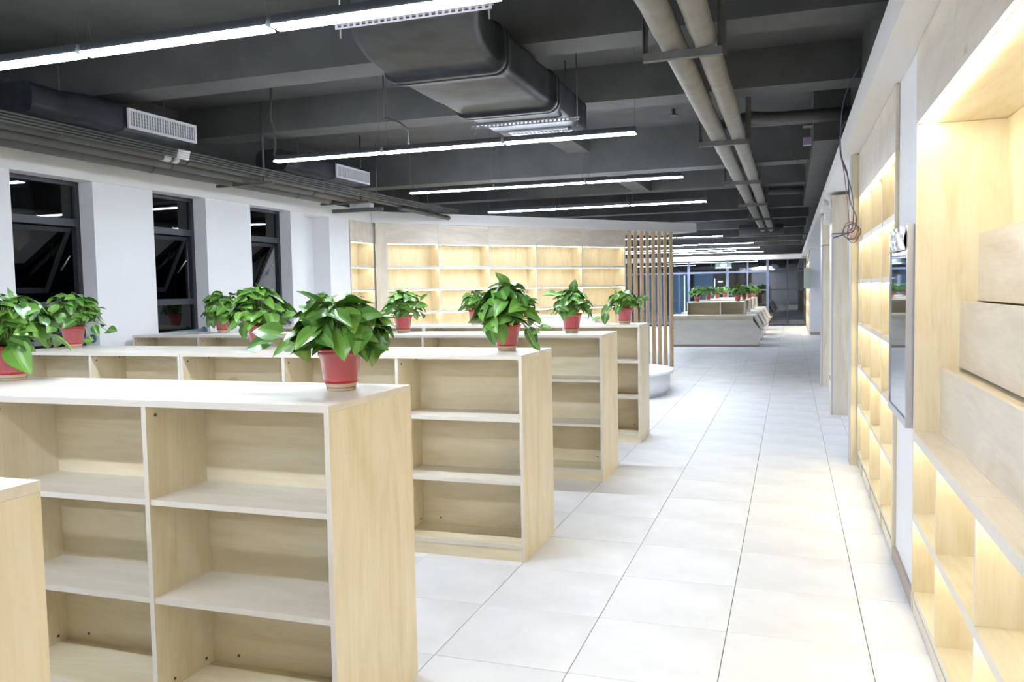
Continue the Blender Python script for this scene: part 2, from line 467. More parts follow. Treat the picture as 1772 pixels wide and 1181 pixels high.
pendant(28.1, -5.2, 4, 'short linear pendant lamp in front of the farthest lamp', 1.2)
pendant(29.9, -3.1, 3, 'farthest linear pendant lamp, close to the far glass wall', 1.2)
pendant(-2.7, -3.36, 3, 'linear pendant lamp behind the camera over the entrance end')
pendant(-5.7, -3.36, 3, 'last linear pendant lamp behind the camera near the back wall')
pendant(14.0, -7.6, 3, 'linear pendant lamp in the far area behind the lit corner bookcase')

# ---------------------------------------------------------------- freestanding bookcase rows
def low_bookcase(x1, y0, bay, nb, label, dep=.63, H=1.213, ybk=.32):
    t = thing('low_bookcase', label, 'bookcase', (x1, y0, 0), 0, 'low maple bookcases in rows')
    T = .020; Wd = bay * nb
    board('top_board', -Wd, 0, 0, dep, H - .024, H, M_TOP, t)
    board('side_panel', -T, 0, .001, dep - .001, 0, H - .0245, M_WZ, t)
    board('side_panel', -Wd, -Wd + T, .001, dep - .001, 0, H - .0245, M_WZ, t)
    box('back_panel', -Wd + T, -T, ybk, ybk + .014, .075, H - .0245, M_WX, t)
    box('kick_board', -Wd + T, -T, .006, .024, 0, .074, M_WX, t)
    box('kick_board', -Wd + T, -T, dep - .024, dep - .006, 0, .074, M_WX, t)
    for k in range(1, nb):
        board('divider', -k * bay - T / 2, -k * bay + T / 2, .002, ybk, .10, H - .0245, M_WZ, t)
        board('divider', -k * bay - T / 2, -k * bay + T / 2, ybk + .014, dep - .002, .10, H - .0245, M_WZ, t)
    board('bottom_board', -Wd + T, -T, .003, dep - .003, .0745, .0995, M_WX, t)
    for k in range(nb):
        a = -(k + 1) * bay + (T / 2 if k < nb - 1 else T); b = -k * bay - (T / 2 if k else T)
        for z in (.832, .462):
            board('shelf', a, b, .008, ybk, z - .009, z + .012, M_TOP, t)
            board('shelf', a, b, ybk + .014, dep - .008, z - .009, z + .012, M_TOP, t)
        sb = MB()
        for (sx, sz) in ((a + .05, H - .045), (b - .05, H - .045), (a + .12, .135), (b - .1, .14)):
            sb.tube([(sx, ybk - .003, sz), (sx, ybk, sz)], .006, 8)
        for (sy_, sz) in ((.05, H - .06), (.26, H - .05), (.09, .13), (.27, .13)):
            sb.tube([(a, sy_, sz), (a + .003, sy_, sz)], .006, 8)
        sb.build('cam_fitting', M_STEEL, t)
    return t
low_bookcase(0.0, -2.56, .78, 3, 'maple low bookcase nearest the camera, its end cut off at the lower left')
low_bookcase(0.012, -.822, .775, 3, 'maple low bookcase in front with the largest potted plant on its end')
low_bookcase(0.012 - 2.327, -.822, .775, 3, 'maple low bookcase joined to the front row outside the left edge')
low_bookcase(0.012, 1.268, .80, 3, 'second row maple low bookcase with the tall leafy plant near its aisle end')
low_bookcase(0.012 - 2.402, 1.268, .77, 2, 'two-bay maple low bookcase at the window end of the second row')
low_bookcase(0.022, 3.352, .80, 3, 'third row maple low bookcase at the aisle, planter near its end')
low_bookcase(0.022 - 2.402, 3.352, .79, 3, 'third row maple low bookcase reaching the window wall')
low_bookcase(0.024, 5.11, .80, 3, 'fourth row maple low bookcase at the aisle, before the round plinth', dep=.59)
low_bookcase(0.024 - 2.402, 5.11, .79, 3, 'fourth row maple low bookcase at the window end, mostly hidden', dep=.59)

# ---------------------------------------------------------------- lit wall bookcases
def wall_bookcase(name, label, loc, rz, xs, zs, dep=.33, ztop=ZS, T=.028, kick=.07, back_grain=None, rightend=True, filler=None):
    """local x along the front, local y into the wall; xs are upright centres, zs shelf centres (top one under the fascia)"""
    t = thing(name, label, 'bookcase', loc, rz)
    x0, x1 = xs[0], xs[-1]
    if filler is not None: box('filler_panel', filler, x0 - T / 2, 0, .02, 0, ztop - .002, M_ASHZ, t)
    n = len(xs)
    for i, x in enumerate(xs):
        board('side_panel' if i in (0, n - 1) else 'divider', x - T / 2, x + T / 2, 0, dep, 0 if i in (0, n - 1) else .002, zs[0], M_WZ, t)
    box('back_panel', x0 + T / 2, x1 - T / 2, dep - .012, dep, .002, zs[0], M_WZ, t)
    for i in range(n - 1):
        a, b = xs[i] + T / 2, xs[i + 1] - T / 2
        box('fascia_panel', xs[i] - T / 2 + (.001 if i else 0), xs[i + 1] - T / 2 - .001 if i < n - 2 else x1 + T / 2, 0, .02, zs[0] + .001, ztop - .002, M_ASH if abs(rz) > 1.4 else M_ASHX, t)
        box('kick_board', a, b, .012, .028, .002, kick, M_WX, t)
        for j, z in enumerate(zs):
            if j: board('shelf', a, b, .004, dep - .012, z - .017, z + .017, M_WX, t)
            if j < len(zs) - 1 or True:
                if z > .3:
                    zz = z - .0135 if j else z - .003
                    if j == 0: box('shelf', a, b, .021, dep - .012, z - .002, z + .02, M_WX, t)
                    lz = z - .017 if j else z - .002
                    box('led_strip', a + .004, b - .004, .020, .032, lz - .006, lz, M_LED, t)
    return t
M_ASHX = wood('pale_ash_panel_x', 0, lin(214, 203, 186), lin(200, 187, 168), lin(226, 217, 202), 0.38)
rzd = math.atan2(D2.y, D2.x)
offs = .03
wall_bookcase('wall_bookcase', 'long lit wall bookcase set diagonally across the far left corner', (A2.x + N2.x * offs, A2.y + N2.y * offs, 0), rzd,
              [.14, 1.07, 2.04, 3.02, 4.03, 5.05], [2.375, 2.0, 1.64, 1.26, .89, .52, .12], filler=-.05)
wall_bookcase('wall_bookcase', 'narrow lit wall bookcase beside the last white wall pier', (XW - .005, 7.85, 0), PI / 2,
              [.02, .745], [2.375, 2.0, 1.64, 1.26, .89, .52, .12], dep=.30)
# right wall: local x runs along -Y, local y into the wall (+X)
wall_bookcase('wall_bookcase', 'lit wall bookcase on the right wall beyond the mounted screen', (2.03, 4.49, 0), -PI / 2,
              [.014, .40, 1.16, 1.915, 2.59], [2.325, 1.965, 1.61, 1.245, .885, .535, .13], dep=.37)
wall_bookcase('wall_bookcase', 'distant lit wall bookcase beside the far glass wall', (2.05, 30.8, 0), -PI / 2,
              [.014, 1.1, 2.2, 3.3, 4.4, 5.6], [2.35, 1.9, 1.45, 1.0, .55, .12], dep=.35)

# near right display unit with stepped risers
nu = thing('display_bookcase', 'large lit display unit with stepped risers at the right edge', 'bookcase', (2.035, 1.12, 0))
L_ = 4.9   # runs towards the camera along -Y
board('end_panel', 0, .385, -.03, 0, 0, 2.325, M_WZ, nu, 'x')
board('end_panel', 0, .385, -L_, -L_ + .03, 0, 2.325, M_WZ, nu, 'x')
for a, b in ((0, .96), (.962, 2.3), (2.302, L_)):
    box('fascia_panel', 0, .02, -b, -a, 2.33, ZS - .002, M_ASH, nu)
box('canopy_board', .021, .385, -L_, 0, 2.327, 2.347, M_WY, nu)
box('back_panel', .372, .385, -L_ + .03, -.03, 0, 2.325, M_WZ, nu)
for (x, z0, z1) in ((.112, .88, 1.19), (.19, 1.19, 1.50), (.262, 1.50, 1.81)):
    box('riser', x, x + .018, -L_ + .03, -.031, z0 + .002, z1, M_ASH, nu)
for (x0, x1, z) in ((.131, .371, 1.155), (.209, .371, 1.465), (.281, .371, 1.775)):
    box('tread', x0, x1, -L_ + .03, -.031, z, z + .018, M_WY, nu)
board('ledge', 0, .371, -1.31, -.031, .835, .881, M_ASH, nu, 'x')
board('ledge', 0, .371, -L_ + .03, -1.312, .835, .881, M_ASH, nu, 'x')
board('base_board', .008, .371, -L_ + .03, -.031, .062, .098, M_WY, nu, 'x')
box('kick_board', .004, .02, -L_ + .03, -.031, 0, .060, M_ASH, nu)
box('led_strip', .024, .052, -L_ + .04, -.04, 2.316, 2.326, emis('warm_led_profile', (1.0, .89, .64, 1), LED * 1.5), nu)
ups = [.03, .665, 1.41, 2.16, 2.91, 3.66, L_ - .03]
for i in range(len(ups) - 1):
    a, b = ups[i], ups[i + 1]
    if i: board('divider', .001, .371, -a - .009, -a + .009, .099, .834, M_WZ, nu, 'x')
    y0, y1 = -b + (.009 if i < len(ups) - 2 else .001), -a - (.009 if i else .001)
    board('shelf', .001, .371, y0, y1, .445, .485, M_WY, nu, 'x')
    box('led_strip', .03, .042, y0 + .004, y1 - .004, .829, .835, M_LED, nu)
    box('led_strip', .03, .042, y0 + .004, y1 - .004, .439, .445, M_LED, nu)
tag(box('wooden_block', 2.262, 2.29, -.62, -.595, 1.484, 1.57, M_WZ), 'small upright wooden block on the middle step of the lit display unit', 'block')

# end pilaster and clad columns
pl = thing('wood_pilaster', 'tall maple clad pilaster ending the lit bookcase on the right wall', 'pilaster', (1.978, 4.505, 0))
box('cladding', 0, .40, 0, .25, 0, 2.695, M_WZ, pl)
box('edge_strip', -.006, 0, .002, .248, 0, 2.69, M_STRIP, pl)
for (x, y, lab) in ((1.948, 7.48, 'maple clad square column behind the pilaster, nearer of two'), (1.938, 10.48, 'maple clad square column farther down the aisle')):
    c = thing('clad_column', lab, 'column', (x, y, 0))
    box('lower_cladding', 0, .35, 0, .6, 0, 2.19, M_ASHZ, c)
    box('joint_groove', .006, .344, .006, .594, 2.19, 2.205, M_STEEL, c)
    box('upper_cladding', 0, .35, 0, .6, 2.205, 2.66, M_ASHZ, c)
    box('corner_strip', -.004, .02, -.004, .0, 0, 2.19, M_STRIP, c)
ot = thing('power_outlet', 'white power outlet low on the side of the nearer clad column', 'outlet', (1.948, 7.56, .40))
box('plate', -.010, 0, 0, .09, 0, .09, plain('white_plastic', (.7, .7, .7, 1), .4), ot)
box('socket', -.013, -.010, .02, .07, .02, .07, M_BLACK, ot)
M_WP = bpy.data.materials['white_plastic']
em = thing('emergency_light', 'white twin-head emergency light on the clad column side', 'lamp', (1.948, 7.62, 2.33))
box('battery_box', -.085, 0, 0, .12, 0, .17, M_WP, em, .008)
for yy in (.0, .12):
    hd = MB().lathe([(.012, -.03), (.035, -.02), (.055, .03), (.058, .045)], 16).build('lamp_head', M_WP, em)
    hd.location = (-.06, yy, .235); hd.rotation_euler = (0, -1.2, 0)
    MB().tube([(-.05, yy, .17), (-.055, yy, .235)], .008, 8).build('bracket', M_WP, em)
eb = thing('electrical_cabinet', 'grey green electrical cabinet mounted on the far right pier', 'cabinet', (1.88, 24.3, 1.48))
M_GG = plain('grey_green_enamel', lin(176, 188, 176), .5)
box('body', .01, .20, 0, .3, 0, .64, M_GG, eb, .004)
box('door', 0, .009, .01, .29, .01, .63, M_GG, eb)
cw = MB(); cw.tube([(.12, .1, .64), (.10, .05, .78), (.13, .0, .95), (.16, .06, 1.2)], .008, 6)
cw.build('loose_wire', M_ROD, eb)

# mounted screen
ds = thing('wall_screen', 'tall glossy dark screen in an aluminium frame on the white wall strip', 'screen', (XR, 1.145, .885))
Wd, Hd = .745, .985
fb = MB(); t_ = .030
fb.box(-.045, 0, 0, Wd, 0, .04).box(-.045, 0, 0, Wd, Hd - .03, Hd).box(-.045, 0, 0, t_, .04, Hd - .03).box(-.045, 0, Wd - t_, Wd, .04, Hd - .03)
fb.build('frame', M_ALU, ds)
box('screen_glass', -.040, -.002, t_, Wd - t_, .04, Hd - .03, M_SCREEN, ds)
fp = MB()
for i in range(9):
    for j in range(5):
        fp.v.append((-.047 - .012 * math.sin(i * 1.9 + j) * .6 - .008 * random.random(), .03 + i * .085, Hd - .12 + j * .03 + .008 * random.random()))
for i in range(8):
    for j in range(4):
        q = i * 5 + j; fp.f.append((q, q + 1, q + 6, q + 5)); fp.sm.append(False)
fo = fp.build('protective_film', M_FILM, ds)
so = fo.modifiers.new('thick', 'SOLIDIFY'); so.thickness = .0015

# ---------------------------------------------------------------- wooden slat screen
ss = thing('slat_screen', 'screen of eight upright pine slats between bookcase and aisle', 'screen', (0, 0, 0))
for a, b in ((5.11, 5.22), (5.265, 5.375), (5.425, 5.53), (5.575, 5.67), (5.723, 5.83), (5.875, 5.982), (6.03, 6.136), (6.185, 6.295)):
    a += .031
    q = A2 + D2 * a + N2 * .05; r_ = A2 + D2 * b + N2 * .05
    qb = q + N2 * .035; rb_ = r_ + N2 * .035
    MB().prism([(q.x, q.y), (r_.x, r_.y), (rb_.x, rb_.y), (qb.x, qb.y)], 0, ZS - .001, 'z').build('slat', M_PINE, ss)

# ---------------------------------------------------------------- round plinth, white counter
pt = thing('round_plinth', 'low round white plinth standing before the wooden slats', 'plinth', (-1.39, 9.14, 0))
M_GW = plain('gloss_white_laminate', (.86, .86, .88, 1), .35)
MB().lathe([(1.10, 0), (1.10, .06), (1.15, .061), (1.15, .32)], 96).build('drum', M_GW, pt)
MB().lathe([(1.20, .321), (1.205, .325), (1.205, .36), (1.20, .364)], 96).build('top', M_GW, pt)
ct = thing('white_counter', 'white counter behind the fourth bookcase row, mostly hidden', 'counter', (-2.9, 10.45, 0))
box('counter_top', 0, 1.33, 0, .45, 1.12, 1.15, M_GW, ct)
box('counter_body', .05, 1.22, .05, .40, 0, 1.12, M_GW, ct)

# ---------------------------------------------------------------- far reading desks
def far_desk(y, label):
    t = thing('reading_desk', label, 'desk', (0, y, 0), 0, 'far white reading desks')
    D = 1.3
    pr = [(-1.62, 0), (.72, 0), (.75, .44), (.56, .71), (-1.55, .71)]
    MB().prism([(-1.60, .06), (.70, .06), (.735, .44), (.72, .47), (.545, .71), (-1.50, .71), (-1.60, .60)], 0, D, 'y').build('base_cabinet', M_DESK, t)
    box('plinth', -1.58, .69, .03, D - .03, 0, .06, M_TAN, t)
    box('apron', -1.50, .56, .03, D - .03, .71, .80, M_WX, t)
    box('desk_top', -1.62, .62, -.04, D + .04, .80, .83, M_DESK, t)
    sl = MB()
    sl.prism([(.585, .80), (.60, .81), (.775, .465), (.765, .45)], .05, D - .05, 'y')
    sl.prism([(.765, .45), (.775, .465), (.84, .475), (.84, .455)], .05, D - .05, 'y')
    sl.build('slanted_rest', M_DESK, t)
    for yy in (.05, D - .05):
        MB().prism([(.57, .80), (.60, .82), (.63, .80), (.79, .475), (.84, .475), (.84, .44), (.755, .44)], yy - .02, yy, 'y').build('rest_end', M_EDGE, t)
    z0, z1 = .831, 1.19
    box('shelf_top', -1.16, .33, .2, D - .2, z1 - .025, z1, M_WX, t)
    for x in (-1.16, -.295, .308):
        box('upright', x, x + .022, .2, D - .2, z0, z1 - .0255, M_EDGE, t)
    box('shelf_back', -1.137, .307, D / 2 - .01, D / 2 + .01, z0, z1 - .026, M_WX, t)
    box('shelf_floor', -1.137, .307, .205, D / 2 - .011, z0 + .0005, z0 + .02, M_WX, t)
    return t
for y, lab in ((19.1, 'nearest reading desk with a two-compartment shelf on top'), (21.8, 'second far reading desk from the camera'),
               (24.4, 'third far reading desk from the camera'), (27.2, 'farthest reading desk, before the glass wall')):
    far_desk(y, lab)

# ---------------------------------------------------------------- far glass partition and what lies beyond
gw = struct(thing('window_4', None, None, (0, YF, 0)))
zt = 2.62
xm = [-8.0, -6.6, -5.2, -3.9, -2.45, -.92, -.14, .62, 1.37, 2.045]
for i, x in enumerate(xm):
    hw = .05 if x in (-.92, .62, -2.45) else .028
    box('mullion', x - hw, x + hw, -.04, .04, 0, zt, M_FRAMEB if x < 1 else M_FRAME, gw)
for i in range(len(xm) - 1):
    a, b = xm[i] + .03, xm[i + 1] - .03
    box('transom', a, b, -.03, .03, 2.12, 2.19, M_FRAMEB if a < .6 else M_FRAME, gw)
    if a > -.2: box('transom', a, b, -.03, .03, 1.40, 1.45, M_FRAMEB if a < .6 else M_FRAME, gw)
    box('bottom_rail', a, b, -.03, .03, 0, .05, M_FRAME, gw)
    box('pane', a, b, -.005, .005, .05, zt, M_GLASSF, gw)
struct(box('wall_far', -8.2, 3.4, YF - .06, YF + .1, zt, 2.80, M_WHITE))
struct(box('wall_far_upper', -8.2, 3.4, YF - .06, YF + .1, 2.801, ZC, M_DARK))
struct(box('wall_corridor', -8.2, 3.4, 37, 37.2, 0, 3.7, plain('dark_corridor_wall', (.055, .045, .045, 1), .7, noise=.2)))
struct(box('wall_corridor_side', 2.05, 3.4, YF + .1, 37, 0, 3.7, plain('dark_corridor_side', (.07, .07, .075, 1), .7)))
M_TEAL = emis('lit_teal_glass', (.22, .48, .72, 1), .24)
M_LITE = emis('lit_strip', (.8, .95, 1, 1), 2.4)
dr = struct(thing('door_1', None, None, (-3.6, 34.0, 0)))
for k, x in enumerate((-1.2, -.1, 1.0)):
    fr = MB().box(x, x + .05, 0, .05, 0, 2.3).box(x + .85, x + .90, 0, .05, 0, 2.3).box(x + .05, x + .85, 0, .05, 2.22, 2.3)
    fr.build('door_frame', M_FRAMEB, dr)
    box('door_glass', x + .05, x + .85, .02, .03, .0, 2.22, M_TEAL, dr)
    box('push_bar', x + .1, x + .8, -.04, -.02, .95, .99, M_ALU, dr)
for (x, y, z0, z1) in ((-1.72, 34.2, .95, 1.95), (-1.15, 34.2, .9, 2.0), (-2.95, 33.5, 0, 2.1), (-4.0, 33.6, 0, 2.1)):
    tag(box('light_column', x, x + .045, y, y + .05, z0, z1, M_LITE), 'slim upright white light strip beyond the far glass wall', 'lamp', 'upright light strips beyond the glass')
for (x, lab) in ((-2.75, 'leftmost'), (-2.25, 'middle'), (-1.78, 'rightmost')):
    tag(box('corridor_lamp', x, x + .22, 36.94, 37.0, 1.80, 1.855, M_LITE), lab + ' of three small white corridor lamps beyond the far glass wall', 'lamp', 'small corridor lamps beyond the glass')
es = thing('hanging_exit_sign', 'small lit exit sign hung before the far glass wall', 'sign', (-1.35, 30.5, 2.36))
box('sign_panel', 0, .62, 0, .03, 0, .16, emis('exit_sign_face', (.12, .35, .36, 1), .35), es)
box('symbol', .19, .43, -.004, 0, .03, .13, emis('exit_sign_mark', (.75, .95, .95, 1), .9), es)
box('lower_edge', 0, .62, -.002, .032, -.05, 0, M_WP, es)
MB().tube([(.1, .015, .16), (.1, .015, .262)], .006, 6).tube([(.52, .015, .16), (.52, .015, .262)], .006, 6).build('hanger', M_ALU, es)

# ---------------------------------------------------------------- ceiling services
# black duct along the room
du = thing('air_duct', 'large black insulated air duct under the ceiling with two flanges', 'duct', (-.66, 0, 3.0))
def rrect(x0, x1, z0, z1, r, n=5):
    p = []
    for cx_, cz, a0 in ((x1 - r, z0 + r, -PI / 2), (x1 - r, z1 - r, 0), (x0 + r, z1 - r, PI / 2), (x0 + r, z0 + r, PI)):
        for k in range(n + 1):
            a = a0 + k * PI / 2 / n; p.append((cx_ + r * math.cos(a), cz + r * math.sin(a)))
    return p
def loft(sections, name, mat, parent):
    b = MB(); k = len(sections[0][1])
    for y, pr in sections:
        b.v += [(p, y, q) for p, q in pr]
    for i in range(len(sections) - 1):
        for j in range(k):
            j2 = (j + 1) % k
            b.f.append((i * k + j, i * k + j2, (i + 1) * k + j2, (i + 1) * k + j)); b.sm.append(True)
    b.f.append(tuple(range(k))); b.f.append(tuple(reversed(range((len(sections) - 1) * k, len(sections) * k)))); b.sm += [False, False]
    return b.build(name, mat, parent)
def rr(y, g=0, jit=0):
    return (y, rrect(-.385 - g, .385 + g, -g * .7, .285 + min(g, .01), .05 + g))
rg = random.Random(5)
def body(y0, y1):
    n = max(2, int((y1 - y0) / .12)); return [rr(y0 + (y1 - y0) * k / n, rg.uniform(-.004, .004)) for k in range(n + 1)]
def rro(y, ox, oz, wx=0):
    return (y, [(p + ox, q + oz) for p, q in rrect(-.385 + wx, .385 + wx * .2, 0, .285, .05)])
loft([rro(.72, .32, .06), rro(.9, .21, .03), rro(1.1, .13, .015), rro(1.35, .06, .005), rro(1.6, .015, 0), rro(1.78, 0, 0)], 'duct_section', M_DUCT, du)
loft(body(1.92, 3.02), 'duct_section', M_DUCT, du)
loft(body(3.14, 4.18), 'duct_section', M_DUCT, du)
for y in (1.85, 3.08):
    loft([rr(y - .07, 0), rr(y - .065, .035), rr(y - .012, .04), rr(y - .008, .018), rr(y + .008, .018), rr(y + .012, .04), rr(y + .065, .035), rr(y + .07, 0)], 'flange', M_DUCT, du)
# bottom diffuser
vg = MB(); x0, x1, y0, y1 = -.24, .30, 3.80, 4.02
vg.box(x0, x1, y0, y0 + .03, -.018, -.003).box(x0, x1, y1 - .03, y1, -.018, -.003).box(x0, x0 + .03, y0 + .03, y1 - .03, -.018, -.003).box(x1 - .03, x1, y0 + .03, y1 - .03, -.018, -.003)
vo = vg.build('bottom_vent', M_GRILLE, du)
vs = MB()
for k in range(13): vs.box(x0 + .04 + k * .037, x0 + .05 + k * .037, y0 + .03, y1 - .03, -.016, -.004)
vs.build('vent_slat', M_GRILLE, vo)
def angle_bar(y, x0, x1, label, z=2.965, rods=True):
    t = thing('hanger_bar', label, 'bracket', (0, y, z))
    b = MB(); n = int((x1 - x0) / .035)
    b.box(x0, x1, 0, .003, .024, .030).box(x0, x1, 0, .003, 0, .008)
    for k in range(n + 1):
        xx = x0 + (x1 - x0 - .014) * k / n
        b.box(xx, xx + .014, 0, .003, .008, .024)
    b.box(x0, x1, .003, .034, .028, .030)
    b.build('slotted_angle', M_GALV, t)
    if rods:
        for xx in (x0 + .02, x1 - .02):
            MB().tube([(xx, .02, -.04), (xx, .02, ZC - z)], .005, 6).build('threaded_rod', M_ROD, t)
angle_bar(3.42, -1.10, -.16, 'perforated pale hanger bar under the far end of the duct')
angle_bar(.66, -.78, .09, 'perforated pale hanger bar under the duct beside the nearest lamp')

# two thick lagged pipes
for (x, r, lab) in ((.80, .077, 'left of the two thick lagged pipes running down the aisle ceiling'), (.995, .072, 'right of the two thick lagged pipes running down the aisle ceiling')):
    b = MB(); pts = []; rs = []
    rg = random.Random(int(x * 100))
    y = -3.5
    while y < 19.4:
        pts.append((x + rg.uniform(-.003, .003), y, 3.055 + r - .072)); rs.append(r * rg.uniform(.975, 1.03)); y += .22
    b.tube(pts, rs, 20)
    po = b.build('lagged_pipe', M_LAG); tag(po, lab, 'pipe')
for k, Y in enumerate((-1.4, 1.78, 4.98, 8.2, 11.4, 14.6, 17.6)):
    t = thing('pipe_bracket', ['steel pipe bracket behind the camera', 'nearest steel trapeze bracket holding the two lagged pipes', 'second steel trapeze bracket along the lagged pipes', 'third steel trapeze bracket along the lagged pipes',
                               'fourth steel trapeze bracket along the lagged pipes', 'fifth steel trapeze bracket along the lagged pipes', 'farthest steel trapeze bracket at the end of the lagged pipes'][k], 'bracket', (.64, Y, 2.935))
    MB().box(0, .46, 0, .004, 0, .046).box(0, .46, .004, .045, .042, .046).box(0, .46, .004, .045, 0, .004).build('cross_channel', M_STEEL, t)
    for xx, ww in ((-.004, .03), (.430, .05)):
        MB().box(xx, xx + ww, .046, .050, 0, ZC - 2.935).box(xx, xx + .004, .004, .046, 0, ZC - 2.935).build('upright', M_STEEL, t)
# branches off the lagged pipes towards the right wall
for Y, z0, x1, lab in ((5.45, 3.24, 2.04, 'bent branch pipe from the lagged pipes to the right wall'), (11.9, 3.22, 1.69, 'farther bent branch pipe from the lagged pipes')):
    b = MB()
    for (dx, dy, r) in ((0, 0, .060), (-.18, .16, .048)):
        c0 = Vector((.99 + dx, Y - .35 + dy, z0 - .02 + .0))
        pts = [(c0.x - .02, c0.y - .05, z0 - .10), (c0.x + .03, c0.y + .08, z0 - .04), (c0.x + .12, c0.y + .22, z0), (c0.x + .26, c0.y + .31, z0), (c0.x + .42, c0.y + .35, z0), (x1, c0.y + .35, z0)]
        b.tube(pts, r, 14)
    tag(b.build('branch_pipe', M_PIPE), lab, 'pipe')
tag(MB().tube([(.2, 19.3, 3.05), (1.3, 19.3, 3.05)], .14, 16).build('cross_duct', M_PIPE), 'round cross duct closing the far end of the lagged pipes', 'duct')
tag(MB().tube([(-.70, 8.35, 3.22), (1.65, 8.35, 3.22)], .04, 12).build('cross_pipe', M_PIPE), 'grey cross pipe just behind the deep ceiling beam', 'pipe')

# left bundle of pipes
for (x, z, r, y0, y1, lab) in ((-4.06, 2.895, .038, -6.8, 8.0, 'thin inner grey pipe of the bundle above the windows'), (-4.22, 2.875, .054, -6.8, 7.0, 'middle grey pipe of the bundle above the windows'),
                               (-4.42, 2.86, .062, -6.8, 6.6, 'outer thick grey pipe of the bundle above the windows')):
    p = thing('ceiling_pipe', lab, 'pipe')
    MB().tube([(x, y0, z), (x, y1, z)], r, 16).build('run', M_PIPE, p)
    for yy in (1.0, 3.4, 5.9):
        MB().tube([(x, yy + x * .2 + .8, z), (x, yy + x * .2 + .84, z)], r * 1.07, 16).build('sleeve', M_PIPE, p)
cd = thing('conduit_bundle', 'flat bundle of four thin conduits running beside the wall vents', 'conduit')
for k in range(4):
    MB().tube([(-3.84 + .006 * k, -6.8, 2.865 + .021 * k), (-3.84 + .006 * k, 7.6, 2.865 + .021 * k), (-3.70 + .006 * k, 9.4, 2.86 + .021 * k)], .0095, 8).build('conduit', M_PIPE, cd)
cl = thing('conduit_coupling', 'short pale cream conduit couplings under the nearer wall vent', 'fitting', (0, 3.02, 0))
for k in range(4): MB().tube([(-3.84 + .006 * k, 0, 2.865 + .021 * k), (-3.84 + .006 * k, .16, 2.865 + .021 * k)], .0118, 8).build('coupling', M_WP, cl)
MB().tube([(-4.06, .06, 2.895), (-4.06, .15, 2.895)], .043, 14).build('pipe_collar', M_WP, cl)
MB().tube([(-4.06, .19, 2.895), (-4.06, .26, 2.895)], .043, 14).build('pipe_collar', M_WP, cl)
# trapeze bars of the bundle
for y, lab in ((1.9, 'first rod and bar carrying the left pipe bundle'), (4.55, 'middle rod and bar carrying the left pipe bundle'), (6.7, 'last rod and bar carrying the left pipe bundle')):
    t = thing('pipe_hanger', lab, 'bracket', (-4.6, y if y < 6 else 6.72, 2.835))
    if y > 2: MB().box(-.02, .72, 0, .04, -.035, -.005).build('cross_channel', M_STEEL, t)
    MB().tube([(.60, .02, 0), (.60, .02, ZC - 2.835)], .012 if y > 2 else .006, 8).build('threaded_rod', M_STEEL, t)
for (x, y, lab) in ((-4.06, 3.14, 'thin drop rod in front of the nearer wall vent'), (-4.06, 5.35, 'thin drop rod over the bundle before the second vent'), (-4.06, 7.3, 'thin drop rod near the end of the pipe bundle')):
    tag(MB().tube([(x, y, 2.93), (x, y, ZC)], .006, 6).build('drop_rod', M_ROD), lab, 'rod')
en = thing('drain_pipe', 'capped grey pipe ending in front of the lit corner bookcase fascia', 'pipe')
MB().tube([(-4.00, 7.9, 2.84), (-3.86, 9.4, 2.80)], .036, 14).build('run', M_PIPE, en)
MB().tube([(-3.925, 8.70, 2.818), (-3.92, 8.74, 2.818)], .042, 14).build('clamp', M_STEEL, en)
MB().tube([(-3.92, 8.72, 2.83), (-3.92, 8.72, ZC)], .005, 6).build('threaded_rod', M_ROD, en)
ub = thing('cross_bar', 'dark steel cross bar at the end of the pipe bundle', 'bar', (-4.76, 7.25, 2.745))
MB().box(0, .80, 0, .05, 0, .05).build('channel', M_STEEL, ub)
MB().box(.30, .62, -.02, .10, .055, .12).build('pale_plate', M_GRILLE, ub)

# wall vents with lagged box behind
def vent(y, label):
    t = thing('air_vent', label, 'vent', (-3.75, y, 3.005), 0, 'white wall vents on the lagged ducts')
    Wv, Hv = .83, .165
    f = MB().box(-.02, 0, 0, Wv, 0, .022).box(-.02, 0, 0, Wv, Hv - .022, Hv).box(-.02, 0, 0, .025, .022, Hv - .022).box(-.02, 0, Wv - .025, Wv, .022, Hv - .022)
    f.build('frame', M_GRILLE, t)
    s_ = MB()
    for k in range(25):
        yy = .04 + k * (Wv - .085) / 24; s_.box(-.016, -.004, yy, yy + .012, .022, Hv - .022)
    for k in range(3):
        zz = .05 + k * .03; s_.box(-.020, -.0165, .025, Wv - .025, zz, zz + .006)
    s_.build('louvre', M_GRILLE, t)
    b = loft([(-.03, rrect(-.55, -.024, -.03, Hv + .03, .03)), (.2, rrect(-.60, -.022, -.045, Hv + .04, .04)), (.5, rrect(-.58, -.024, -.04, Hv + .05, .05)), (Wv + .02, rrect(-.55, -.022, -.03, Hv + .03, .03))], 'lagged_box', M_DUCT, t)
    loft([(-.75, rrect(-.62, -.20, .0, Hv + .08, .09)), (-.5, rrect(-.60, -.14, -.03, Hv + .05, .08)), (-.3, rrect(-.62, -.10, -.01, Hv + .07, .09)), (-.1, rrect(-.58, -.05, -.03, Hv + .04, .06)), (-.02, rrect(-.56, -.03, -.03, Hv + .04, .05))], 'lagging', M_DUCT, t)
    return t
vent(2.37, 'nearer white louvred vent above the left pipe bundle')
vent(5.70, 'farther white louvred vent above the left pipe bundle')

